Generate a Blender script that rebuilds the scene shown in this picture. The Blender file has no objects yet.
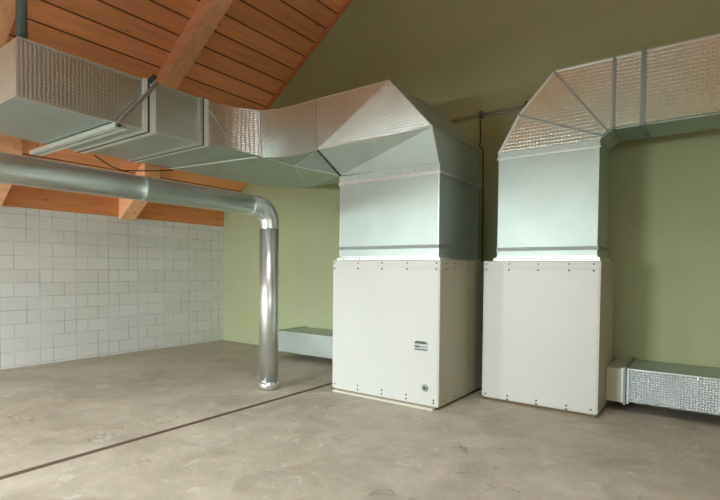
import bpy, bmesh, math, random
from mathutils import Vector, Matrix
random.seed(4)
S = bpy.context.scene
C = S.collection
PI = math.pi

# ---------------------------------------------------------------- camera
F, YAW, PITCH, ROLL, CY = 489.016, 0.629619, -0.0287196, 0.00936573, 284.2246
fw = Vector((-math.sin(YAW)*math.cos(PITCH), math.cos(YAW)*math.cos(PITCH), math.sin(PITCH)))
r0 = Vector((math.cos(YAW), math.sin(YAW), 0)); u0 = r0.cross(fw)
cr = r0*math.cos(ROLL) + u0*math.sin(ROLL); cu = -r0*math.sin(ROLL) + u0*math.cos(ROLL)
cam = bpy.data.cameras.new('camera'); co = bpy.data.objects.new('camera', cam); C.objects.link(co)
M4 = Matrix((cr, cu, -fw)).transposed().to_4x4(); M4.translation = Vector((0, 0, 1.5)); co.matrix_world = M4
cam.sensor_width = 36; cam.lens = F/720*36; cam.shift_y = (CY-250)/720; cam.clip_start = .05
S.camera = co

# ---------------------------------------------------------------- world, light, exposure
S.view_settings.view_transform = 'Standard'; S.view_settings.look = 'None'
S.view_settings.exposure = 0.42; S.view_settings.gamma = 1; S.view_settings.use_curve_mapping = False
W = bpy.data.worlds.new('sky'); S.world = W; W.use_nodes = True
bg = W.node_tree.nodes['Background']; bg.inputs[0].default_value = (.72, .86, 1, 1); bg.inputs[1].default_value = .3

def area(name, loc, rot, sx, sy, power, col):
    l = bpy.data.lights.new(name, 'AREA'); l.shape = 'RECTANGLE'; l.size = sx; l.size_y = sy
    l.energy = power; l.color = col
    o = bpy.data.objects.new(name, l); C.objects.link(o); o.location = loc; o.rotation_euler = rot
    return o
# daylight through windows behind the camera; right-hand window added to brighten the left side
FY = -3.6; RX = 3.4
WZ = (.4, 2.15)
WINS_F = [(-7.9, -6.5), (-5.1, -3.1), (0.2, 1.8)]
for i, (a, b) in enumerate(WINS_F):
    area('daylight_front', ((a+b)/2, FY-1.9, 2.3), (math.radians(84), 0, 0), b-a+.4, 1.4, [850, 1080, 40][i], (.93, .98, 1))
area('fill_right', (RX+.1, -.3, 2.5), (0, math.radians(92), 0), 1.55, 2.35, 95, (.93, .98, 1))
# unseen roof opening and lamp, added to brighten the floor and left wall
FILL_HOLE = (-2.1, -.1, -.9, 1.9)
area('fill_roof', (-1.1, .5, 6.033+.706*(2*-2.46+.1+5.086)+1.1), (0, 0, 0), 2.6, 3.2, 150, (.90, .96, 1)).data.spread = math.radians(110)

# ---------------------------------------------------------------- materials
def new_mat(name):
    m = bpy.data.materials.new(name); m.use_nodes = True
    nt = m.node_tree; b = nt.nodes['Principled BSDF']
    return m, nt, b
def N(nt, t, **k):
    n = nt.nodes.new(t)
    for a, v in k.items():
        if a.startswith('i_'):
            key = a[2:]
            n.inputs[int(key) if key.isdigit() else key].default_value = v
        else: setattr(n, a, v)
    return n
def ramp(nt, fac, stops):
    r = N(nt, 'ShaderNodeValToRGB'); e = r.color_ramp.elements
    while len(e) < len(stops): e.new(.5)
    for i, (p, c) in enumerate(stops): e[i].position = p; e[i].color = (*c, 1)
    nt.links.new(fac, r.inputs[0]); return r
def noise(nt, vec, scale, detail=4, rough=.55, dist=0):
    n = N(nt, 'ShaderNodeTexNoise', i_Scale=scale, i_Detail=detail, i_Roughness=rough, i_Distortion=dist)
    if vec is not None: nt.links.new(vec, n.inputs['Vector'])
    return n
def math_(nt, op, a, b=None, clamp=False):
    n = N(nt, 'ShaderNodeMath', operation=op, use_clamp=clamp)
    for i, v in enumerate((a, b)):
        if v is None: continue
        if isinstance(v, (int, float)): n.inputs[i].default_value = v
        else: nt.links.new(v, n.inputs[i])
    return n.outputs[0]
def mix(nt, fac, a, b, bt='MIX'):
    n = N(nt, 'ShaderNodeMix', data_type='RGBA', blend_type=bt)
    for s, v in ((0, fac), (6, a), (7, b)):
        if isinstance(v, (int, float)): n.inputs[s].default_value = v
        elif isinstance(v, tuple): n.inputs[s].default_value = (*v, 1)
        else: nt.links.new(v, n.inputs[s])
    return n.outputs[2]
def bump(nt, b, h, strength, dist=.01):
    n = N(nt, 'ShaderNodeBump', i_Strength=strength, i_Distance=dist)
    nt.links.new(h, n.inputs['Height']); nt.links.new(n.outputs[0], b.inputs['Normal'])
def wpos(nt):
    return N(nt, 'ShaderNodeNewGeometry').outputs['Position']

def simple(name, col, rough=.5, metal=0, var=.06, scale=3):
    m, nt, b = new_mat(name)
    n = noise(nt, wpos(nt), scale)
    c = ramp(nt, n.outputs[0], [(.3, tuple(x*(1-var) for x in col)), (.7, tuple(min(1, x*(1+var)) for x in col))])
    nt.links.new(c.outputs[0], b.inputs['Base Color'])
    b.inputs['Roughness'].default_value = rough; b.inputs['Metallic'].default_value = metal
    return m
def galvanised(name, col=(.455, .53, .495), rough=.50, wob=.25):
    m, nt, b = new_mat(name); p = wpos(nt)
    v = N(nt, 'ShaderNodeTexVoronoi', i_Scale=38.0); nt.links.new(p, v.inputs['Vector'])
    g = N(nt, 'ShaderNodeRGBToBW'); nt.links.new(v.outputs['Color'], g.inputs[0])
    n = noise(nt, p, 2.2, 5)
    c = ramp(nt, n.outputs[0], [(.3, tuple(x*.93 for x in col)), (.7, tuple(x*1.05 for x in col))])
    nt.links.new(mix(nt, .018, c.outputs[0], g.outputs[0], 'MIX'), b.inputs['Base Color'])
    r = math_(nt, 'MULTIPLY_ADD', n.outputs[0], .18)
    r.node.inputs[2].default_value = rough-.09
    nt.links.new(r, b.inputs['Roughness']); b.inputs['Metallic'].default_value = .92
    w = noise(nt, p, 1.6, 1); bump(nt, b, w.outputs[0], wob, .05)
    return m
def foil(name, plane, size=.022, strength=.6, col=(.74, .74, .70), rough=.27):
    # embossed aluminium jacket: square stucco cells laid out in the sheet's own plane
    m, nt, b = new_mat(name); p = wpos(nt)
    s = N(nt, 'ShaderNodeSeparateXYZ'); nt.links.new(p, s.inputs[0])
    wn = noise(nt, p, 9, 2)
    off = math_(nt, 'MULTIPLY', wn.outputs[0], size*.25)
    A = math_(nt, 'ADD', s.outputs[plane[0]], off); B = math_(nt, 'ADD', s.outputs[plane[1]], off)
    sa = math_(nt, 'SINE', math_(nt, 'MULTIPLY', A, 2*PI/size)); sb = math_(nt, 'SINE', math_(nt, 'MULTIPLY', B, 2*PI/size))
    h = math_(nt, 'MULTIPLY', math_(nt, 'ABSOLUTE', sa), math_(nt, 'ABSOLUTE', sb))
    fine = noise(nt, p, 60, 2); big = noise(nt, p, 2.5, 2)
    h2 = math_(nt, 'ADD', h, math_(nt, 'MULTIPLY', fine.outputs[0], .7))
    h3 = math_(nt, 'ADD', h2, math_(nt, 'MULTIPLY', big.outputs[0], 2.5))
    bump(nt, b, h3, strength, .010)
    c = ramp(nt, big.outputs[0], [(.3, tuple(x*.9 for x in col)), (.7, col)])
    nt.links.new(c.outputs[0], b.inputs['Base Color'])
    b.inputs['Metallic'].default_value = 1; b.inputs['Roughness'].default_value = rough
    return m

GALV = galvanised('galvanised_sheet')
GALV_S = galvanised('galvanised_pipe', (.66, .71, .68), .35, .0)
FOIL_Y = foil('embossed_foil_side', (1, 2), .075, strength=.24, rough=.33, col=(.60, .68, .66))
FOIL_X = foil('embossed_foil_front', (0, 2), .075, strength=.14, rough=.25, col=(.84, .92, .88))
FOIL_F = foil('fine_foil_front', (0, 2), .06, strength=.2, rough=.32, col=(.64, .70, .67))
FOIL_L = foil('stucco_foil', (0, 2), .05, strength=.6, rough=.30, col=(.58, .64, .66))
FLANGE = simple('flange_steel', (.42, .44, .42), .42, 1)
BANDM = simple('dull_grey_zinc', (.23, .26, .245), .5, .3)
FLANGE_L = simple('flange_zinc', (.66, .70, .68), .40, 1)
DARK = simple('dark_rubber', (.03, .035, .03), .6)
DSTEEL = simple('painted_post_steel', (.10, .13, .12), .45, .3)
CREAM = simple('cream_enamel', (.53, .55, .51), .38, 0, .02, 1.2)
CREAM_SHADED = simple('cream_enamel_shaded', (.42, .405, .29), .42, 0, .04, 1.5)  # right sides' dim bounce light put into the cream; duct connector shares it
FLANGE_W = simple('bright_zinc', (.72, .78, .74), .5, .5)
CREAM_S = simple('cream_enamel_trim', (.52, .52, .43), .45, 0, .03, 1.2)
SCREWM = simple('screw_steel', (.16, .15, .13), .5, .7)
LABELM = simple('plaque_grey', (.42, .46, .44), .4)
LABELD = simple('plaque_dark', (.05, .07, .07), .4)
LOCKM = simple('lock_metal', (.30, .32, .31), .4, .8)
PLY = simple('plinth_wood', (.16, .11, .06), .8)

def wood(name, base, along, planks=None):
    m, nt, b = new_mat(name); p = wpos(nt)
    s = N(nt, 'ShaderNodeSeparateXYZ'); nt.links.new(p, s.inputs[0])
    mp = N(nt, 'ShaderNodeMapping'); nt.links.new(p, mp.inputs[0])
    sc = [14, 14, 14]; sc[along] = 1.1
    mp.inputs['Scale'].default_value = sc
    n = noise(nt, mp.outputs[0], 1.0, 6, .6, .6)
    c = ramp(nt, n.outputs[0], [(.25, tuple(x*.78 for x in base)), (.55, base), (.8, tuple(min(1, x*1.18) for x in base))]).outputs[0]
    # knots
    v = N(nt, 'ShaderNodeTexVoronoi', i_Scale=1.0); mk = N(nt, 'ShaderNodeMapping'); nt.links.new(p, mk.inputs[0])
    ks = [3.2, 3.2, 3.2]; ks[along] = 1.5; mk.inputs['Scale'].default_value = ks
    nt.links.new(mk.outputs[0], v.inputs['Vector'])
    k = ramp(nt, v.outputs['Distance'], [(.05, (1, 1, 1)), (.11, (0, 0, 0))])
    c = mix(nt, math_(nt, 'MULTIPLY', k.outputs[0], .55), c, tuple(x*.35 for x in base))
    if planks:
        t = math_(nt, 'DIVIDE', s.outputs[planks[0]], planks[1])
        t = math_(nt, 'ADD', t, planks[2])
        fl = math_(nt, 'FLOOR', t); fr = math_(nt, 'FRACT', t)
        wn = N(nt, 'ShaderNodeTexWhiteNoise', noise_dimensions='1D'); nt.links.new(fl, wn.inputs['W'])
        tone = ramp(nt, wn.outputs[0], [(0, (.80, .78, .76)), (1, (1.0, 1.0, 1.0))])
        c = mix(nt, 1.0, c, tone.outputs[0], 'MULTIPLY')
        g = math_(nt, 'LESS_THAN', math_(nt, 'ABSOLUTE', math_(nt, 'SUBTRACT', fr, .5)), .46)
        c = mix(nt, g, tuple(x*.16 for x in base), c)
        bump(nt, b, g, .6, .01)
    nt.links.new(c, b.inputs['Base Color']); b.inputs['Roughness'].default_value = .55
    return m
OR = (.95, .42, .18)
PLANKS = wood('roof_planks', OR, 1, (0, .25, 0.32))
PLANKV = wood('upright_planks', OR, 1, (2, .25, 0.3))
RAFT = wood('rafter_wood', (.95, .52, .27), 0)
BOARD = wood('wall_plate_wood', (.70, .28, .10), 1)
TRIMW = wood('roof_edge_trim', (.62, .22, .08), 0)

def paint(name, a, bcol):
    m, nt, b = new_mat(name); p = wpos(nt)
    n = noise(nt, p, .7, 4); c = ramp(nt, n.outputs[0], [(.3, a), (.7, bcol)])
    f = noise(nt, p, 40, 3); bump(nt, b, f.outputs[0], .08, .003)
    nt.links.new(c.outputs[0], b.inputs['Base Color']); b.inputs['Roughness'].default_value = .62
    return m
GREEN = paint('green_wall_paint', (.34, .38, .205), (.39, .43, .245))
WHITEP = paint('white_frame_paint', (.7, .7, .68), (.75, .75, .73))

def tile_mat():
    m, nt, b = new_mat('glazed_wall_blocks'); p = wpos(nt)
    s = N(nt, 'ShaderNodeSeparateXYZ'); nt.links.new(p, s.inputs[0])
    rz = math_(nt, 'DIVIDE', math_(nt, 'SUBTRACT', s.outputs[2], .035), .2045)
    row = math_(nt, 'FLOOR', rz); fz = math_(nt, 'FRACT', rz)
    yy = math_(nt, 'DIVIDE', math_(nt, 'SUBTRACT', s.outputs[1], 3.175), .5255)
    cy = math_(nt, 'FLOOR', yy); fy = math_(nt, 'FRACT', yy)
    def near(x, c, w):
        return math_(nt, 'LESS_THAN', math_(nt, 'ABSOLUTE', math_(nt, 'SUBTRACT', x, c)), w)
    def cell(k):
        cv = N(nt, 'ShaderNodeCombineXYZ'); nt.links.new(cy, cv.inputs[0]); nt.links.new(row, cv.inputs[1]); cv.inputs[2].default_value = k
        w = N(nt, 'ShaderNodeTexWhiteNoise', noise_dimensions='3D'); nt.links.new(cv.outputs[0], w.inputs['Vector']); return w.outputs[0]
    h1, h2 = cell(1.3), cell(7.7)
    gz = math_(nt, 'MAXIMUM', near(fz, 0, .022), near(fz, 1, .022))
    gz = math_(nt, 'MULTIPLY', gz, .8)
    gy = math_(nt, 'MAXIMUM', near(fy, 0, .009), near(fy, 1, .009))
    ga = math_(nt, 'MULTIPLY', near(fy, .345, .009), math_(nt, 'GREATER_THAN', h1, .5))
    gb = math_(nt, 'MULTIPLY', near(fy, .66, .009), math_(nt, 'LESS_THAN', h1, .5))
    g = math_(nt, 'MAXIMUM', math_(nt, 'MAXIMUM', gz, gy), math_(nt, 'MAXIMUM', ga, gb))
    br = noise(nt, p, 2.3, 4)
    g = math_(nt, 'MULTIPLY', g, ramp(nt, br.outputs[0], [(.35, (.18,)*3), (.6, (.7,)*3)]).outputs[0])
    tone = ramp(nt, h1, [(0, (.71, .725, .70)), (1, (.77, .785, .77))]).outputs[0]
    st = noise(nt, p, 1.1, 5); tone = mix(nt, .12, tone, ramp(nt, st.outputs[0], [(.35, (.60, .59, .53)), (.65, (.78, .80, .80))]).outputs[0])
    nt.links.new(mix(nt, g, tone, (.24, .25, .24)), b.inputs['Base Color'])
    b.inputs['Roughness'].default_value = .34
    inv = math_(nt, 'SUBTRACT', 1, g); bump(nt, b, inv, .25, .004)
    return m
TILE = tile_mat()

def concrete():
    m, nt, b = new_mat('stained_concrete'); p = wpos(nt)
    n1 = noise(nt, p, .55, 6, .6, .4); n2 = noise(nt, p, 3.2, 8, .65, .3); n3 = noise(nt, p, 30, 4)
    c = ramp(nt, n1.outputs[0], [(.3, (.30, .265, .20)), (.5, (.43, .39, .305)), (.7, (.56, .52, .42))]).outputs[0]
    c2 = ramp(nt, n2.outputs[0], [(.3, (.26, .23, .17)), (.5, (.42, .385, .30)), (.72, (.60, .56, .46))]).outputs[0]
    c = mix(nt, .5, c, c2)
    c = mix(nt, .18, c, ramp(nt, n3.outputs[0], [(.3, (.2, .17, .13)), (.7, (.47, .42, .35))]).outputs[0])
    nb = noise(nt, p, .85, 5, .6, .8); pt = ramp(nt, nb.outputs[0], [(.40, (1, 1, 1)), (.47, (0, 0, 0))]).outputs[0]
    c = mix(nt, math_(nt, 'MULTIPLY', pt, .45), c, (.27, .25, .19))
    # hair cracks: where a noise crosses its mid value, only in some areas
    nc = noise(nt, p, 1.35, 3, .6, .5); d = math_(nt, 'ABSOLUTE', math_(nt, 'SUBTRACT', nc.outputs[0], .5))
    line = ramp(nt, d, [(.0, (1, 1, 1)), (.0055, (0, 0, 0))]).outputs[0]
    msk = noise(nt, p, 1.9, 2); mk = ramp(nt, msk.outputs[0], [(.52, (0, 0, 0)), (.58, (1, 1, 1))]).outputs[0]
    cr_ = math_(nt, 'MULTIPLY', line, mk)
    c = mix(nt, math_(nt, 'MULTIPLY', cr_, .6), c, (.15, .11, .08))
    # pale plaster scuffs
    ns = noise(nt, p, 4.5, 6, .7, 1.5); sc = ramp(nt, ns.outputs[0], [(.60, (0, 0, 0)), (.64, (1, 1, 1))]).outputs[0]
    c = mix(nt, math_(nt, 'MULTIPLY', sc, .45), c, (.60, .57, .50))
    nt.links.new(c, b.inputs['Base Color'])
    nt.links.new(ramp(nt, n2.outputs[0], [(.3, (.48,)*3), (.7, (.68,)*3)]).outputs[0], b.inputs['Roughness'])
    hh = math_(nt, 'SUBTRACT', math_(nt, 'ADD', n2.outputs[0], math_(nt, 'MULTIPLY', n3.outputs[0], .2)), math_(nt, 'MULTIPLY', cr_, .4))
    bump(nt, b, hh, .35, .015)
    return m
CONC = concrete()

# ---------------------------------------------------------------- helpers
def link(o, parent=None):
    C.objects.link(o)
    if parent: o.parent = parent
    return o
def build(name, bm, mat, parent=None, bev=0, smooth=False):
    """one mesh; bm holds world coordinates, shifted to the parent's origin or to its own base"""
    if bev:
        m = bm
        bmesh.ops.bevel(m, geom=[e for e in m.edges if len(e.link_faces) == 2 and e.calc_face_angle(0) > .5], offset=bev, segments=1, affect='EDGES')
    bmesh.ops.recalc_face_normals(bm, faces=bm.faces)
    # world position of the parent (parents are placed by translation only)
    off = Vector((0, 0, 0)); q = parent
    while q is not None: off += q.location; q = q.parent
    if parent is None:
        xs = [v.co for v in bm.verts]
        base = Vector(((min(v.x for v in xs)+max(v.x for v in xs))/2, (min(v.y for v in xs)+max(v.y for v in xs))/2, min(v.z for v in xs)))
        loc = base
    else:
        loc = Vector((0, 0, 0)); base = off
    for v in bm.verts: v.co -= base
    me = bpy.data.meshes.new(name); bm.to_mesh(me); bm.free()
    me.materials.append(mat)
    if smooth:
        for f in me.polygons: f.use_smooth = True
    o = bpy.data.objects.new(name, me); o.location = loc
    return link(o, parent)
def tag(o, label, cat, group=None):
    o['label'] = label; o['category'] = cat
    if group: o['group'] = group
    return o
def thing(name, loc, label, cat, group=None):
    o = bpy.data.objects.new(name, None); o.empty_display_size = .2; o.location = loc; link(o)
    return tag(o, label, cat, group)
def struct(o): o['kind'] = 'structure'; return o
def BM(): return bmesh.new()
def box(bm, x0, x1, y0, y1, z0, z1):
    vs = [bm.verts.new(p) for p in [(x0, y0, z0), (x1, y0, z0), (x1, y1, z0), (x0, y1, z0), (x0, y0, z1), (x1, y0, z1), (x1, y1, z1), (x0, y1, z1)]]
    for f in [(0, 3, 2, 1), (4, 5, 6, 7), (0, 1, 5, 4), (1, 2, 6, 5), (2, 3, 7, 6), (3, 0, 4, 7)]: bm.faces.new([vs[i] for i in f])
    return bm
def poly(bm, pts, faces):
    vs = [bm.verts.new(p) for p in pts]
    for f in faces: bm.faces.new([vs[i] for i in f])
    return bm
def prism(bm, pts, ext):
    """closed outline extruded along ext"""
    e = Vector(ext); a = [bm.verts.new(p) for p in pts]; b = [bm.verts.new(Vector(p)+e) for p in pts]; n = len(pts)
    bm.faces.new(a[::-1]); bm.faces.new(b)
    for i in range(n): bm.faces.new([a[i], a[(i+1) % n], b[(i+1) % n], b[i]])
    return bm
def bar(bm, p0, p1, w, h, up=(0, 0, 1)):
    p0 = Vector(p0); p1 = Vector(p1); d = (p1-p0).normalized(); s = d.cross(Vector(up))
    if s.length < 1e-3: s = d.cross(Vector((1, 0, 0)))
    s.normalize(); t = s.cross(d).normalized()
    q = [p0+s*a*w/2+t*b*h/2 for a, b in ((-1, -1), (1, -1), (1, 1), (-1, 1))]
    return prism(bm, q, p1-p0)
def tube(bm, path, r, seg=24, caps=True, radii=None):
    path = [Vector(p) for p in path]; rings = []; n = len(path); prev = None
    for i, p in enumerate(path):
        t = (path[min(i+1, n-1)]-path[max(i-1, 0)]).normalized()
        if prev is None:
            s = t.orthogonal().normalized()
        else: s = (prev-t*prev.dot(t)).normalized()
        prev = s; q = t.cross(s); rr = radii[i] if radii else r
        rings.append([bm.verts.new(p+(s*math.cos(2*PI*k/seg)+q*math.sin(2*PI*k/seg))*rr) for k in range(seg)])
    for a, b in zip(rings, rings[1:]):
        for k in range(seg): bm.faces.new([a[k], a[(k+1) % seg], b[(k+1) % seg], b[k]])
    if caps: bm.faces.new(rings[0][::-1]); bm.faces.new(rings[-1])
    return bm
def frame_ring(bm, x0, x1, y0, y1, z0, z1, axis, t):
    """rectangular collar lying around a duct; thickness t outwards; axis = direction of the duct"""
    if axis == 'y':
        box(bm, x0-t, x1+t, y0, y1, z1, z1+t); box(bm, x0-t, x1+t, y0, y1, z0-t, z0)
        box(bm, x0-t, x0, y0, y1, z0, z1); box(bm, x1, x1+t, y0, y1, z0, z1)
    if axis == 'x':
        box(bm, x0, x1, y0-t, y1+t, z1, z1+t); box(bm, x0, x1, y0-t, y1+t, z0-t, z0)
        box(bm, x0, x1, y0-t, y0, z0, z1); box(bm, x0, x1, y1, y1+t, z0, z1)
    if axis == 'z':
        box(bm, x0-t, x1+t, y0-t, y0, z0, z1); box(bm, x0-t, x1+t, y1, y1+t, z0, z1)
        box(bm, x0-t, x0, y0, y1, z0, z1); box(bm, x1, x1+t, y0, y1, z0, z1)
    return bm

# ---------------------------------------------------------------- setting
LX, BY = -8.40, 6.62
GX, GW = -4.075, .037
def upper(x): return 6.033 + .706*(x+5.086)
def lower(x): return 3.05 + .706*(x+7.86)
SX = -7.54; RIDGE = -2.46
# floor with the narrow joint running from the camera side to the back wall
f = BM()
prism(f, [(LX-.2, FY-.2, 0), (GX-GW, FY-.2, 0), (GX-GW, FY-.2, -.02), (GX+GW, FY-.2, -.02), (GX+GW, FY-.2, 0), (RX+.2, FY-.2, 0), (RX+.2, FY-.2, -.2), (LX-.2, FY-.2, -.2)], (0, BY-FY+.4, 0))
struct(build('floor', f, CONC))
g = BM(); box(g, GX-GW+.0005, GX+GW-.0005, FY, BY, -.0195, -.003)
struct(build('trim_1', g, simple('joint_filler', (.10, .068, .045), .85)))
# back wall (gable), left tiled wall, right wall, wall behind the camera
zr = upper(RIDGE)
RE = 2*RIDGE-SX
def gable(bm, y0, dy):
    pts = [(LX-.2, y0, 0), (RX+.2, y0, 0), (RX+.2, y0, upper(2*RIDGE-RX-.2)), (RIDGE, y0, zr), (SX, y0, upper(SX)), (SX, y0, lower(SX)), (LX-.2, y0, lower(LX-.2))]
    return prism(bm, pts, (0, dy, 0))
struct(build('wall_back', gable(BM(), BY, .2), GREEN))
wl = BM(); box(wl, LX-.2, LX, FY, BY, 0, 2.385); struct(build('wall_left', wl, TILE))
# right wall with a hole for the added window
wr = BM(); zt = upper(2*RIDGE-RX)
box(wr, RX, RX+.2, FY, -1.5, 0, zt); box(wr, RX, RX+.2, .9, BY, 0, zt); box(wr, RX, RX+.2, -1.5, .9, 0, 1.7); box(wr, RX, RX+.2, -1.5, .9, 3.3, zt)
struct(build('wall_right', wr, GREEN))
wf = BM(); xs = [LX-.2] + [v for w in WINS_F for v in w] + [RX+.2]
for i in range(0, len(xs), 2): box(wf, xs[i], xs[i+1], FY-.2, FY, 0, 3)
for a, b in WINS_F: box(wf, a, b, FY-.2, FY, 0, WZ[0]); box(wf, a, b, FY-.2, FY, WZ[1], 3)
prism(wf, [(LX-.2, FY-.2, 3), (RX+.2, FY-.2, 3), (RX+.2, FY-.2, upper(2*RIDGE-RX-.2)), (RIDGE, FY-.2, zr), (SX, FY-.2, upper(SX)), (SX, FY-.2, 3)], (0, .2, 0))
struct(build('wall_front', wf, GREEN))
for i, (a, b) in enumerate(WINS_F):
    w = BM(); t = .06
    box(w, a, b, FY-.09, FY-.03, WZ[0], WZ[0]+t); box(w, a, b, FY-.09, FY-.03, WZ[1]-t, WZ[1])
    for x in (a, (a+b)/2-t/2, b-t): box(w, x, x+t, FY-.09, FY-.03, WZ[0]+t, WZ[1]-t)
    struct(build('window_%d' % (i+1), w, WHITEP))
w = BM(); box(w, RX+.03, RX+.09, -1.5, .9, 1.7, 1.76); box(w, RX+.03, RX+.09, -1.5, .9, 3.24, 3.3)
for y in (-1.5, -.33, .84): box(w, RX+.03, RX+.09, y, y+.06, 1.76, 3.24)
struct(build('window_4', w, WHITEP))  # frame of the added, unseen right-hand window
# roof: low eave strip, upright step, main slope up to the ridge, far slope
cl = BM()
def slab(x0, z0, x1, z1, t=.06):
    prism(cl, [(x0, FY-.2, z0), (x1, FY-.2, z1), (x1, FY-.2, z1+t), (x0, FY-.2, z0+t)], (0, BY-FY+.4, 0))

def far_(x): return upper(2*RIDGE-x)
def slab2(x0, x1, y0, y1, t=.06):
    prism(cl, [(x0, y0, far_(x0)), (x1, y0, far_(x1)), (x1, y0, far_(x1)+t), (x0, y0, far_(x0)+t)], (0, y1-y0, 0))
slab(SX-.06, upper(SX)-.06*.706, RIDGE, zr)
slab2(RIDGE, FILL_HOLE[0], FY-.2, BY+.2); slab2(FILL_HOLE[1], RX+.3, FY-.2, BY+.2); slab2(FILL_HOLE[0], FILL_HOLE[1], FY-.2, FILL_HOLE[2]); slab2(FILL_HOLE[0], FILL_HOLE[1], FILL_HOLE[3], BY+.2)
slab(LX-.25, lower(LX-.25), SX, lower(SX))
struct(build('ceiling', cl, PLANKS))
st = BM(); box(st, SX-.06, SX, FY, BY, lower(SX)+.005, upper(SX)-.005)
struct(build('trim_2', st, PLANKV))
w = BM(); q_ = lambda x: far_(x)
for y in (FILL_HOLE[2], FILL_HOLE[3]-.06): prism(w, [(FILL_HOLE[0], y, q_(FILL_HOLE[0])-.03), (FILL_HOLE[1], y, q_(FILL_HOLE[1])-.03), (FILL_HOLE[1], y, q_(FILL_HOLE[1])-.001), (FILL_HOLE[0], y, q_(FILL_HOLE[0])-.001)], (0, .06, 0))
struct(build('window_5', w, WHITEP))  # frame strips of the added roof opening
# rafters
n = 3
def rafter(y0, y1, x0, x1, fn, d, cut=None):
    global n
    b = BM()
    pts = [(x0, y0, fn(x0)), (x1, y0, fn(x1)), (x1, y0, fn(x1)-d), (x0, y0, fn(x0)-d)]
    prism(b, pts, (0, y1-y0, 0))
    struct(build('trim_%d' % n, b, RAFT, bev=.006)); n += 1
for y in (-.2, 2.1, 4.39): rafter(y, y+.26, SX, RIDGE, upper, .28)
for y in (-1.6, .38, 2.39, 4.39):
    b = BM(); zb = 2.40
    u_ = lambda x: 2.394+.72*(x+8.21)
    pts = [(LX+.035, y, lower(LX+.035)), (SX, y, lower(SX)), (SX, y, u_(SX)), (LX+.08, y, u_(LX+.08)+.03), (LX+.035, y, u_(LX+.08)+.03)]
    prism(b, pts, (0, .26, 0)); struct(build('trim_%d' % n, b, RAFT, bev=.004)); n += 1
rb = BM(); box(rb, RIDGE-.1, RIDGE+.1, FY, BY, zr-.42, zr-.09); struct(build('trim_%d' % n, rb, RAFT)); n += 1
# wall plate board on top of the tiled wall, with a thin upper lip
b = BM(); box(b, LX-.15, LX+.03, FY, BY-.002, 2.385, 2.68)
struct(build('trim_%d' % n, b, BOARD, bev=.006)); n += 1
# thin moulding where roof meets the back wall
b = BM(); prism(b, [(SX, BY-.04, upper(SX)), (RIDGE, BY-.04, zr), (RIDGE, BY-.04, zr-.07), (SX, BY-.04, upper(SX)-.07)], (0, .04, 0))
struct(build('trim_%d' % n, b, TRIMW)); n += 1

# ---------------------------------------------------------------- screws
def screw(parent, p, axis, r=.010):
    b = BM(); p = Vector(p); a = Vector(axis)
    tube(b, [p, p+a*.003, p+a*.006], r, 10, radii=[r, r, r*.6])
    return build('screw', b, SCREWM, parent)

# ---------------------------------------------------------------- cabinets
def cabinet(x0, x1, y0, y1, z1, label, plinth, front_u, side_u, low, side_low, name='ventilation_cabinet'):
    t = thing(name, ((x0+x1)/2, (y0+y1)/2, 0), label, 'cabinet')
    b = BM(); e = .012
    box(b, x0+e, x1-e, y0+e, y1, plinth, z1-.004); build('body', b, CREAM_S, t)
    zs = z1-.075; zb = plinth+.015
    b = BM(); box(b, x0, x1-.016, y0, y0+e-.001, zb, zs-.004); build('front_panel', b, CREAM, t, bev=.003)
    b = BM(); box(b, x0, x1-.016, y0, y0+e-.001, zs, z1); build('top_rail', b, CREAM, t, bev=.003)
    b = BM(); box(b, x1-.014, x1, y0+.001, y0+.03, zb, z1); build('corner_post', b, CREAM_S, t, bev=.002)
    b = BM(); box(b, x1-e+.001, x1, y0+.034, y1, zb, zs-.004); build('side_panel', b, CREAM_SHADED, t, bev=.003)
    b = BM(); box(b, x1-e+.001, x1, y0+.034, y1, zs, z1); build('top_rail', b, CREAM_SHADED, t, bev=.003)
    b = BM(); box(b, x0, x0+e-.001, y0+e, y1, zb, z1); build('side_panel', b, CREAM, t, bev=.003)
    b = BM(); box(b, x0, x1, y0, y1, z1-.003, z1+.006); build('lid', b, CREAM_S, t)
    for k in front_u:
        screw(t, (k, y0, zs+.045), (0, -1, 0), .009); screw(t, (k, y0, zs-.022), (0, -1, 0), .011)
    for k, z in low: screw(t, (k, y0, z), (0, -1, 0), .011)
    for k in side_u:
        screw(t, (x1, k, zs+.045), (1, 0, 0), .009); screw(t, (x1, k, zs-.022), (1, 0, 0), .010)
    for k in side_low: screw(t, (x1, k, zb+.035), (1, 0, 0), .010)
    return t
Z1 = 1.615
c1 = cabinet(-3.835, -2.372, 4.70, 5.95, Z1, 'cream metal ventilation cabinet with grey plaque and round lock, beside the round steel pipe', .03,
             [-3.815, -3.456, -3.113, -2.78, -2.418], [4.84, 5.05, 5.4], [(-3.80, .09), (-3.447, .115), (-3.447, .07), (-3.1, .115), (-3.1, .07), (-2.773, .115), (-2.773, .07), (-2.43, .105), (-2.43, .075)], [4.84, 5.1, 5.5])
b = BM(); box(b, -3.80, -2.42, 4.66, 4.715, 0, .022); build('base_rail', b, CREAM_S, c1, bev=.003)
b = BM(); box(b, -3.80, -2.41, 4.715, 5.93, 0, .03); build('plinth', b, PLY, c1)
c2 = cabinet(-2.195, -.952, 5.465, 6.26, Z1, 'blank-fronted cream metal ventilation cabinet on the right, joined to the stucco floor duct', .03,
             [-2.163, -1.898, -1.577, -1.258, -1.018], [5.62, 6.1], [(-2.15, .072), (-1.893, .085), (-1.893, .045), (-1.57, .085), (-1.57, .045), (-1.257, .085), (-1.257, .045), (-1.017, .079)], [])
b = BM(); box(b, -2.15, -.98, 5.50, 6.24, 0, .03); build('plinth', b, PLY, c2)
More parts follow.
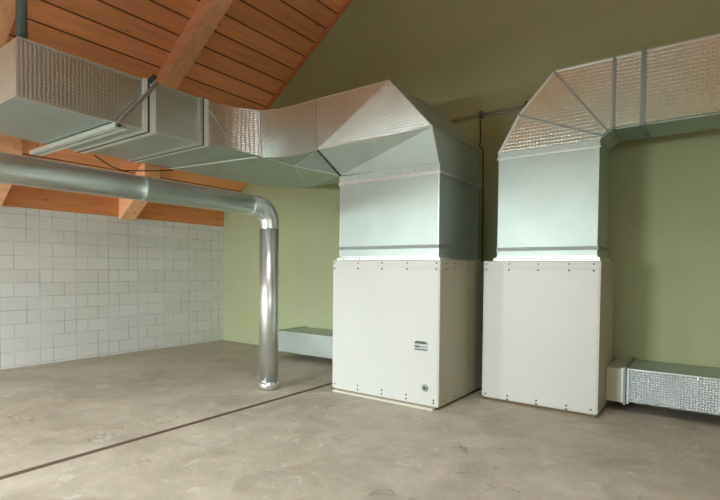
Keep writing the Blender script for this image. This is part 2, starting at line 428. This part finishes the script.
# plaque of cabinet 1: dark arched upper field over a grey text field, dark lines
pl = BM(); w, h = .165, .105; px, pz = -2.59, .683; yq = 4.70
pts = [(px-w/2, yq, pz-h/2), (px+w/2, yq, pz-h/2), (px+w/2, yq, pz+h/2-.02), (px+w/2-.02, yq, pz+h/2), (px-w/2+.02, yq, pz+h/2), (px-w/2, yq, pz+h/2-.02)]
prism(pl, pts, (0, -.006, 0)); P = build('plaque', pl, LABELM, c1)
b = BM(); prism(b, [(px-w/2+.008, yq-.006, pz+.02), (px+w/2-.008, yq-.006, pz+.02), (px+w/2-.008, yq-.006, pz+.034), (px+w/2-.03, yq-.006, pz+.047), (px-w/2+.03, yq-.006, pz+.047), (px-w/2+.008, yq-.006, pz+.034)], (0, -.004, 0)); build('dark_field', b, LABELD, P)
b = BM(); box(b, px-w/2+.01, px-w/2+.07, yq-.009, yq-.006, pz-.022, pz-.004)
for k in range(4): box(b, px-.005+k*.018, px+.007+k*.018, yq-.009, yq-.006, pz-.018, pz-.010)
box(b, px-w/2+.006, px+w/2-.006, yq-.009, yq-.006, pz-.05, pz-.038); build('print', b, LABELD, P)
b = BM(); lx, lz = -2.535, .225
tube(b, [(lx, 4.70, lz), (lx, 4.692, lz), (lx, 4.686, lz)], .036, 28, radii=[.038, .038, .030]); L = build('round_lock', b, LOCKM, c1)
b = BM(); tube(b, [(lx, 4.686, lz), (lx, 4.680, lz)], .016, 16); box(b, lx-.004, lx+.004, 4.677, 4.6801, lz-.012, lz+.012); build('lock_core', b, LABELD, L)

# ---------------------------------------------------------------- big duct on the left
ZT = 3.6
D1 = thing('ventilation_duct', (-3.16, 5.4, Z1+.006), 'large rectangular metal duct with foil sides and pyramid hood above the left cabinet', 'duct')
XI, XO, Y0, YF, YB = -5.225, -6.90, 1.805, 4.60, 5.95
ZB = 3.055
# straight run: separate foil side, smooth underside, end cap
def run(y0, y1, zb0, zb1):
    b = BM(); poly(b, [(XI, y0, zb0), (XI, y1, zb1), (XI, y1, ZT), (XI, y0, ZT), (XI-.02, y0, zb0), (XI-.02, y1, zb1), (XI-.02, y1, ZT), (XI-.02, y0, ZT)],
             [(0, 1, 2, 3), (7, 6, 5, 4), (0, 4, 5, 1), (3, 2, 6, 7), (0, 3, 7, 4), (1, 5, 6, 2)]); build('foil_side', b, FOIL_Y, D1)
    b = BM(); poly(b, [(XI-.0205, y0, zb0), (XI-.0205, y1, zb1), (XI-.0205, y1, ZT), (XI-.0205, y0, ZT), (XO, y0, zb0), (XO, y1, zb1), (XO, y1, ZT), (XO, y0, ZT)],
             [(0, 1, 2, 3), (7, 6, 5, 4), (0, 4, 5, 1), (3, 2, 6, 7), (0, 3, 7, 4), (1, 5, 6, 2)]); build('straight_section', b, GALV, D1)
run(Y0, 3.07, ZB+.02, ZB); run(3.07, 3.80, ZB, 3.06)
b = BM(); box(b, XO, XI, Y0-.006, Y0-.0005, ZB+.02, ZT); build('end_cap', b, FLANGE_W, D1)
# edge angles along the run
for (x, z, zz) in ((XI, ZT, ZT), (XI, ZB+.01, ZB-.002)):
    b = BM(); bar(b, (x, Y0, z), (x, 3.80, zz), .022, .022); build('edge_strip', b, FLANGE_L, D1)
b = BM(); bar(b, (XI, Y0, ZB), (XI, Y0, ZT), .016, .016); build('edge_strip', b, FLANGE_L, D1)
for y in (3.03, 3.09):
    b = BM(); frame_ring(b, XO, XI, y-.012 if y < 3.05 else y, y+.035 if y < 3.05 else y+.075, ZB, ZT, 'y', .022); build('flange', b, FLANGE_W, D1)
b = BM(); frame_ring(b, XO, XI, 3.072, 3.086, ZB, ZT, 'y', .026); build('gasket', b, DARK, D1)
b = BM(); frame_ring(b, XO, XI, 3.745, 3.795, 3.06, ZT, 'y', .020); build('flange', b, FLANGE_L, D1)
b = BM(); frame_ring(b, XO, XI, 3.796, 3.81, 3.06, ZT, 'y', .024); build('gasket', b, DARK, D1)
b = BM(); frame_ring(b, XO, XI, 3.811, 3.88, 3.06, ZT, 'y', .020); build('flange', b, FLANGE_W, D1)

# elbow: inner wall in facets, warped underside of crossed facets, plain outer wall
top_in = [(-5.225, 3.81), (-5.20, 4.02), (-5.12, 4.27), (-4.947, 4.50), (-4.70, 4.60), (-4.37, 4.615), (-4.04, 4.60)]
bot_in = [(-5.225, 3.81, 3.07), (-5.20, 4.02, 3.085), (-5.12, 4.25, 3.07), (-4.947, 4.53, 3.00), (-4.70, 4.60, 2.975), (-4.348, 4.61, 2.965), (-4.02, 4.60, 2.982)]
outer = [(-3.86, YB, 2.86), (-5.41, YB, 2.84), (-6.35, YB, 2.95), (-6.90, 5.35, 3.05), (-6.90, 3.81, 3.06)]
def sheet(name, quads, mat):
    b = BM(); cache = {}
    def V(p):
        p = tuple(round(c, 4) for c in p)
        if p not in cache: cache[p] = b.verts.new(p)
        return cache[p]
    for q in quads: b.faces.new([V(p) for p in q])
    bmesh.ops.recalc_face_normals(b, faces=b.faces)
    bmesh.ops.solidify(b, geom=b.faces[:], thickness=.004)
    o = build(name, b, mat, D1)
    if name == 'elbow_foil_side':
        for f_ in o.data.polygons: f_.use_smooth = True
        o.data.set_sharp_from_angle(angle=math.radians(40))
    return o
T = lambda p: (p[0], p[1], ZT)
sheet('elbow_foil_side', [(bot_in[i], bot_in[i+1], T(top_in[i+1]), T(top_in[i])) for i in range(3)], FOIL_F)
o_ = sheet('elbow_foil_side', [(bot_in[i], bot_in[i+1], T(top_in[i+1]), T(top_in[i])) for i in range(3, 6)], FOIL_F)
J = bot_in[-1]; K = (-3.845, 4.84, 2.685); CEN = (-4.66, 4.87, 2.905); CEN2 = (-4.72, 5.08, 2.945); BLh = (-3.845, 5.95, 2.66)
tri = [(bot_in[0], bot_in[1], outer[3], outer[4]), (bot_in[1], bot_in[2], outer[3]), (bot_in[2], bot_in[3], outer[3]), (bot_in[3], outer[2], outer[3]),
       (bot_in[3], CEN, outer[2]), (bot_in[3], bot_in[4], CEN), (bot_in[4], bot_in[5], CEN), (bot_in[5], J, CEN), (J, K, CEN),
       (CEN, outer[1], outer[2]), (CEN, K, outer[1]), (K, outer[0], outer[1])]
sheet('elbow_underside', tri, GALV)
sheet('elbow_outer_side', [(outer[i], outer[i+1], (outer[i+1][0], outer[i+1][1], ZT), (outer[i][0], outer[i][1], ZT)) for i in range(4)], GALV)
sheet('elbow_top', [tuple([T(p) for p in top_in] + [T(p) for p in outer])], GALV)
b = BM(); bar(b, (-4.947, 4.50, ZT), (-4.947, 4.525, 3.0), .016, .014, (0, 1, 0)); build('seam_strip', b, FLANGE, D1)
b = BM()
for i in range(6): bar(b, T(top_in[i]), T(top_in[i+1]), .014, .014)
build('edge_strip', b, FLANGE_L, D1)
b = BM(); bar(b, (-4.99, 4.50, 2.995), (-6.87, 4.42, 3.042), .03, .012); build('crease_strip', b, FLANGE_W, D1)
for p, q in ((CEN, outer[1]), (CEN, K), (CEN, J), (CEN, bot_in[3])):
    b = BM(); bar(b, Vector(p)-Vector((0, 0, .002)), Vector(q)-Vector((0, 0, .002)), .012, .006); build('crease_strip', b, FLANGE_W, D1)
b = BM(); bar(b, (-5.222, 3.86, 3.58), (-5.135, 4.22, 3.09), .014, .010); build('crease_strip', b, FLANGE, D1)
# hood
A = (-4.04, YF, ZT); AP = (-2.98, YF, ZT); APb = (-2.98, YB, ZT); Ab = (-4.04, YB, ZT)
Dp = (-2.475, YF+.07, 3.03); Dpb = (-2.475, YB, 3.03)
FLt = (-3.845, 4.85, 2.66); FRt = (-2.475, 4.85, 2.66); BR = (-2.475, YB, 2.66); BL = (-3.845, YB, 2.66)
sheet('hood_foil_front', [(A, J, AP), (AP, J, Dp)], FOIL_F)
sheet('hood_lower_front', [(J, K, Dp), (K, FRt, Dp)], GALV)
sheet('hood_side', [(AP, Dp, Dpb), (AP, Dpb, APb)], GALV)
sheet('hood_side', [(Dp, FRt, BR, Dpb)], GALV)
sheet('hood_top', [(A, AP, APb, Ab)], GALV)
sheet('hood_back', [(Ab, APb, Dpb, BR, BL, outer[0])], GALV)
b = BM()
for p, q in ((A, AP), (AP, Dp), (J, Dp)): bar(b, p, q, .014, .014)
build('edge_strip', b, FLANGE_L, D1)
b = BM()
for p, q in ((Dp, FRt), (Dp, Dpb)): bar(b, p, q, .010, .010)
build('edge_strip', b, FLANGE, D1)
b = BM(); bar(b, (-4.04, YF-.002, ZT), (-4.02, YF-.002, 2.985), .022, .018, (0, 1, 0)); build('seam_strip', b, FLANGE, D1)
b = BM(); bar(b, (J[0], J[1], J[2]-.004), (K[0], K[1], K[2]-.004), .03, .02); build('seam_strip', b, DARK, D1)
# plenum below the hood
PX0, PX1, PY0 = -3.845, -2.475, 4.85
b = BM(); box(b, PX0, PX1, PY0, YB, Z1+.04, 2.66); build('plenum', b, GALV, D1, bev=.004)
b = BM(); frame_ring(b, PX0, PX1, PY0, YB, 2.60, 2.672, 'z', .014); build('flange', b, GALV, D1)
b = BM(); frame_ring(b, PX0, PX1, PY0, YB, 2.56, 2.598, 'z', .022); build('flange', b, FLANGE_L, D1, bev=.003)
b = BM(); frame_ring(b, PX0, PX1, PY0, YB, 1.752, 1.792, 'z', .010); build('band', b, BANDM, D1, bev=.003)
b = BM(); frame_ring(b, PX0, PX1, PY0, YB, 1.664, 1.672, 'z', .008); box(b, PX0-.03, PX1+.03, PY0-.03, YB, Z1+.006, Z1+.04); build('base_flange', b, FLANGE_L, D1)
for x in (PX0, PX1):
    b = BM(); bar(b, (x, PY0, 1.66), (x, PY0, 2.56), .016, .016, (0, 1, 0)); build('edge_strip', b, FLANGE_L, D1)
for k in range(7):
    screw(D1, (PX0+.1+k*(PX1-PX0-.2)/6, PY0-.014, 2.635), (0, -1, 0), .007)
for k in range(6):
    screw(D1, (PX0+.08+k*(PX1-PX0-.16)/5, PY0-.03, Z1+.024), (0, -1, 0), .007)

# strut hanger under the duct with diagonal clamp, and steel post behind the corner
H = thing('strut_hanger', (-6.3, 2.76, ZB-.06), 'slotted steel channel across the underside of the large duct with a slanting clamp rod', 'hanger')
b = BM(); zc = ZB-.006
x0, x1 = -7.42, -5.20
box(b, x0, x1, 2.69, 2.70, zc-.045, zc-.001); box(b, x0, x1, 2.82, 2.83, zc-.045, zc-.001); box(b, x0, x1, 2.70, 2.82, zc-.008, zc-.001); box(b, x0, x1, 2.69, 2.748, zc-.052, zc-.045); box(b, x0, x1, 2.772, 2.83, zc-.052, zc-.045)
build('channel', b, FLANGE_W, H)
b = BM(); box(b, x0-.01, x0+.08, 2.74, 2.78, zc-.042, zc-.009); build('end_plug', b, DARK, H)
b = BM(); bar(b, (-5.16, 2.70, 3.03), (-5.18, 3.17, 3.60), .035, .05, (1, 0, 0)); build('clamp_rod', b, FLANGE, H)
b = BM(); tube(b, [(-5.185, 3.08, 3.59), (-5.185, 3.14, 3.67)], .028, 8); build('nut', b, DARK, H)
b = BM(); tube(b, [(-5.165, 2.715, 3.0), (-5.165, 2.715, 3.06)], .02, 8); build('nut', b, DARK, H)
b = BM(); tube(b, [(-7.33, 2.76, zc-.009), (-7.33, 2.76, lower(SX)+.02)], .008, 8); build('hanger_rod', b, FLANGE, H)
b = BM(); px, py = -5.325, 1.88
tube(b, [(px, py, ZT+.004), (px, py, upper(px-.08)-.01)], .046, 24)
tag(build('steel_post', b, DSTEEL, smooth=True), 'dark round steel post rising from the near corner of the large duct', 'post')
# black cable dangling under the duct's far edge
b = BM(); tube(b, [(-6.93, 3.30, 3.04), (-6.95, 3.42, 2.99), (-6.95, 3.55, 2.93), (-6.93, 3.70, 2.90), (-6.93, 3.9, 2.93), (-6.93, 4.15, 2.97), (-6.92, 4.5, 3.04)], .009, 8)
tag(build('cable', b, DARK, smooth=True), 'thin black cable sagging under the far edge of the large duct', 'cable')

# ---------------------------------------------------------------- round pipe
R = .118; PXc, PYc, PZc = -4.52, 4.27, 2.272
PI_ = thing('round_pipe', (PXc, PYc, 0), 'shiny round spiral steel pipe bending down to the floor in front of the tiled wall', 'pipe')
RB = .20
b = BM(); tube(b, [(PXc, FY+.002, PZc), (PXc, PYc-RB-.10, PZc)], R, 48); build('horizontal_pipe', b, GALV_S, PI_, smooth=True)
b = BM(); path = [(PXc, PYc-RB-.10, PZc)]
for k in range(0, 7):
    a = PI/2*k/6; path.append((PXc, PYc-RB+RB*math.sin(a), PZc-RB+RB*math.cos(a)))
path.append((PXc, PYc, PZc-RB-.05))
tube(b, path, R+.003, 48); build('elbow', b, GALV_S, PI_)
b = BM(); tube(b, [(PXc, PYc, PZc-RB-.05), (PXc, PYc, .0)], R, 48); build('vertical_pipe', b, GALV_S, PI_, smooth=True)
for z in (PZc-RB-.06,):
    b = BM(); tube(b, [(PXc, PYc, z-.008), (PXc, PYc, z+.008)], R+.004, 48); build('ring_seam', b, GALV_S, PI_)
for y in (PYc-RB-.10, 2.6, 1.0, -.6):
    b = BM(); tube(b, [(PXc, y-.008, PZc), (PXc, y+.008, PZc)], R+.004, 48); build('ring_seam', b, GALV_S, PI_)
b = BM(); tube(b, [(PXc, PYc, 0), (PXc, PYc, .10)], R+.005, 48); build('foot_sleeve', b, GALV_S, PI_, smooth=True)

# ---------------------------------------------------------------- duct on the right cabinet
D2 = thing('ventilation_duct', (-1.5, 5.85, Z1+.006), 'embossed foil duct curving up from the right cabinet and running off to the right', 'duct')
YF2, YB2 = 5.55, 6.14; QX0, QX1 = -2.07, -1.005
ZT2, ZB2 = 3.668, 2.972; XE = RX-.002
b = BM(); box(b, QX0, QX1, YF2, YB2, Z1+.04, 2.80); build('plenum', b, GALV, D2, bev=.004)
b = BM(); frame_ring(b, QX0, QX1, YF2, YB2, 2.80, 2.868, 'z', .006); build('flange', b, GALV, D2)
b = BM(); frame_ring(b, QX0, QX1, YF2, YB2, 2.785, 2.803, 'z', .016); build('flange', b, FLANGE_L, D2)
b = BM(); frame_ring(b, QX0, QX1, YF2, YB2, 1.735, 1.775, 'z', .012); build('band', b, BANDM, D2, bev=.003)
b = BM(); frame_ring(b, QX0, QX1, YF2, YB2, 1.664, 1.672, 'z', .008); box(b, QX0-.03, QX1+.03, YF2-.03, YB2+.02, Z1+.006, Z1+.04); build('base_flange', b, FLANGE_L, D2)
for k in range(5): screw(D2, (QX0+.08+k*.226, YF2-.03, Z1+.024), (0, -1, 0), .007)
out = [(QX0, 2.866), (-1.845, 3.265), (-1.47, ZT2), (-.885, ZT2)]
inn = [(QX1, 2.866), (-.99, 2.905), (-.94, 2.95), (-.885, ZB2)]
def gore(name, pts, mat, y0=YF2, y1=YB2):
    b = BM(); prism(b, [(x, y0, z) for x, z in pts], (0, y1-y0, 0)); return build(name, b, mat, D2)
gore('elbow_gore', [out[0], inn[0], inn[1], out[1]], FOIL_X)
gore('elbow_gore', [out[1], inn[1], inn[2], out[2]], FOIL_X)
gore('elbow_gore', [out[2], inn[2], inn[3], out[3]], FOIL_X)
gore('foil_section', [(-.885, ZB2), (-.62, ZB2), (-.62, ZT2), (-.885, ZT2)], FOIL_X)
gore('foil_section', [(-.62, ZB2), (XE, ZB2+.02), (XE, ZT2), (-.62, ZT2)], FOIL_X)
for a, c in ((out[1], inn[1]), (out[2], inn[2])):
    b = BM(); bar(b, (a[0], YF2-.004, a[1]), (c[0], YF2-.004, c[1]), .018, .022, (0, 1, 0)); build('seam_strip', b, BANDM, D2)
b = BM(); frame_ring(b, -.898, -.872, YF2, YB2, ZB2, ZT2, 'x', .018); build('flange', b, BANDM, D2)
b = BM(); frame_ring(b, -.645, -.605, YF2, YB2, ZB2, ZT2, 'x', .022); build('flange', b, BANDM, D2)
b = BM()
pts = [(-2.07, 2.866), (-1.845, 3.265), (-1.47, ZT2), (XE, ZT2)]
for p, q in zip(pts, pts[1:]): bar(b, (p[0], YF2, p[1]), (q[0], YF2, q[1]), .016, .022, (0, 1, 0))
build('edge_strip', b, FLANGE_L, D2)
# smooth sheet skin on the underside and in the throat
b = BM(); pts = [(QX1, 2.862), (-.985, 2.903), (-.935, 2.946), (-.885, ZB2-.004), (XE, ZB2+.012)]
q = [(x, z) for x, z in pts] + [(x+.0, z-.012) for x, z in reversed(pts)]
prism(b, [(x, YF2+.02, z) for x, z in q], (0, YB2-YF2-.03, 0)); build('underside_skin', b, GALV, D2)

# ---------------------------------------------------------------- low ducts behind the cabinets
DL = thing('floor_duct', (-4.95, 6.25, 0), 'low smooth grey metal duct along the back wall, left of the left cabinet', 'duct')
b = BM(); box(b, -6.02, -3.9, 5.88, 6.60, .115, .455); build('duct_body', b, GALV, DL, bev=.004)
b = BM(); frame_ring(b, -6.03, -6.0, 5.88, 6.59, .115, .455, 'x', .02); build('flange', b, FLANGE_L, DL)
b = BM(); bar(b, (-6, 5.88, .455), (-3.9, 5.88, .455), .014, .014); build('edge_strip', b, FLANGE_L, DL)
for x in (-5.6, -4.2):
    b = BM(); box(b, x, x+.08, 6.46, 6.58, 0, .115); build('support', b, DSTEEL, DL)
DR = thing('floor_duct', (.8, 6.25, 0), 'low stucco-embossed silver duct along the back wall, right of the right cabinet', 'duct')
b = BM(); box(b, -.948, -.79, 5.88, 6.60, .108, .468); build('connector', b, CREAM_SHADED, DR, bev=.004)
b = BM(); box(b, -.79, XE, 5.885, 6.60, .118, .468); build('duct_body', b, FOIL_L, DR, bev=.003)
b = BM(); box(b, -.79, XE, 5.885, 6.60, .4685, .474); build('top_skin', b, GALV, DR)
for x, t, m in ((-.80, .010, GALV), (-.775, .026, BANDM), (-.745, .012, GALV)):
    b = BM(); frame_ring(b, x, x+.022, 5.88, 6.585, .115, .47, 'x', t); build('flange', b, m, DR)
b = BM(); bar(b, (-.72, 5.883, .472), (XE, 5.883, .472), .012, .012); build('edge_strip', b, FLANGE_L, DR)
for x in (-.2, 1.2, 2.6):
    b = BM(); box(b, x, x+.08, 6.46, 6.58, 0, .118); build('support', b, DSTEEL, DR)

# ---------------------------------------------------------------- rail and cable on the back wall
RL = thing('wall_conduit', (-2.6, BY-.02, 3.67), 'thin twin steel conduit on the dark back wall between the two duct hoods', 'conduit')
for dz in (0, .035):
    b = BM(); tube(b, [(-3.6, BY-.022, 3.655+dz), (-1.6, BY-.022, 3.70+dz)], .008, 10); build('tube', b, FLANGE, RL, smooth=True)
for x in (-2.73, -2.1, -3.3):
    b = BM(); box(b, x-.02, x+.02, BY-.04, BY, 3.63+.0225*(x+3.6), 3.73+.0225*(x+3.6)); build('clip', b, DSTEEL, RL)
b = BM(); tube(b, [(-2.74, BY-.015, 3.63), (-2.735, BY-.015, 3.32), (-2.75, BY-.02, 3.27), (-2.70, BY-.015, 3.22), (-2.685, BY-.015, 2.9), (-2.68, BY-.015, 1.8), (-2.68, BY-.015, .5)], .009, 8)
tag(build('cable', b, DARK, smooth=True), 'dark cable dropping down the back wall from the twin conduit', 'cable')
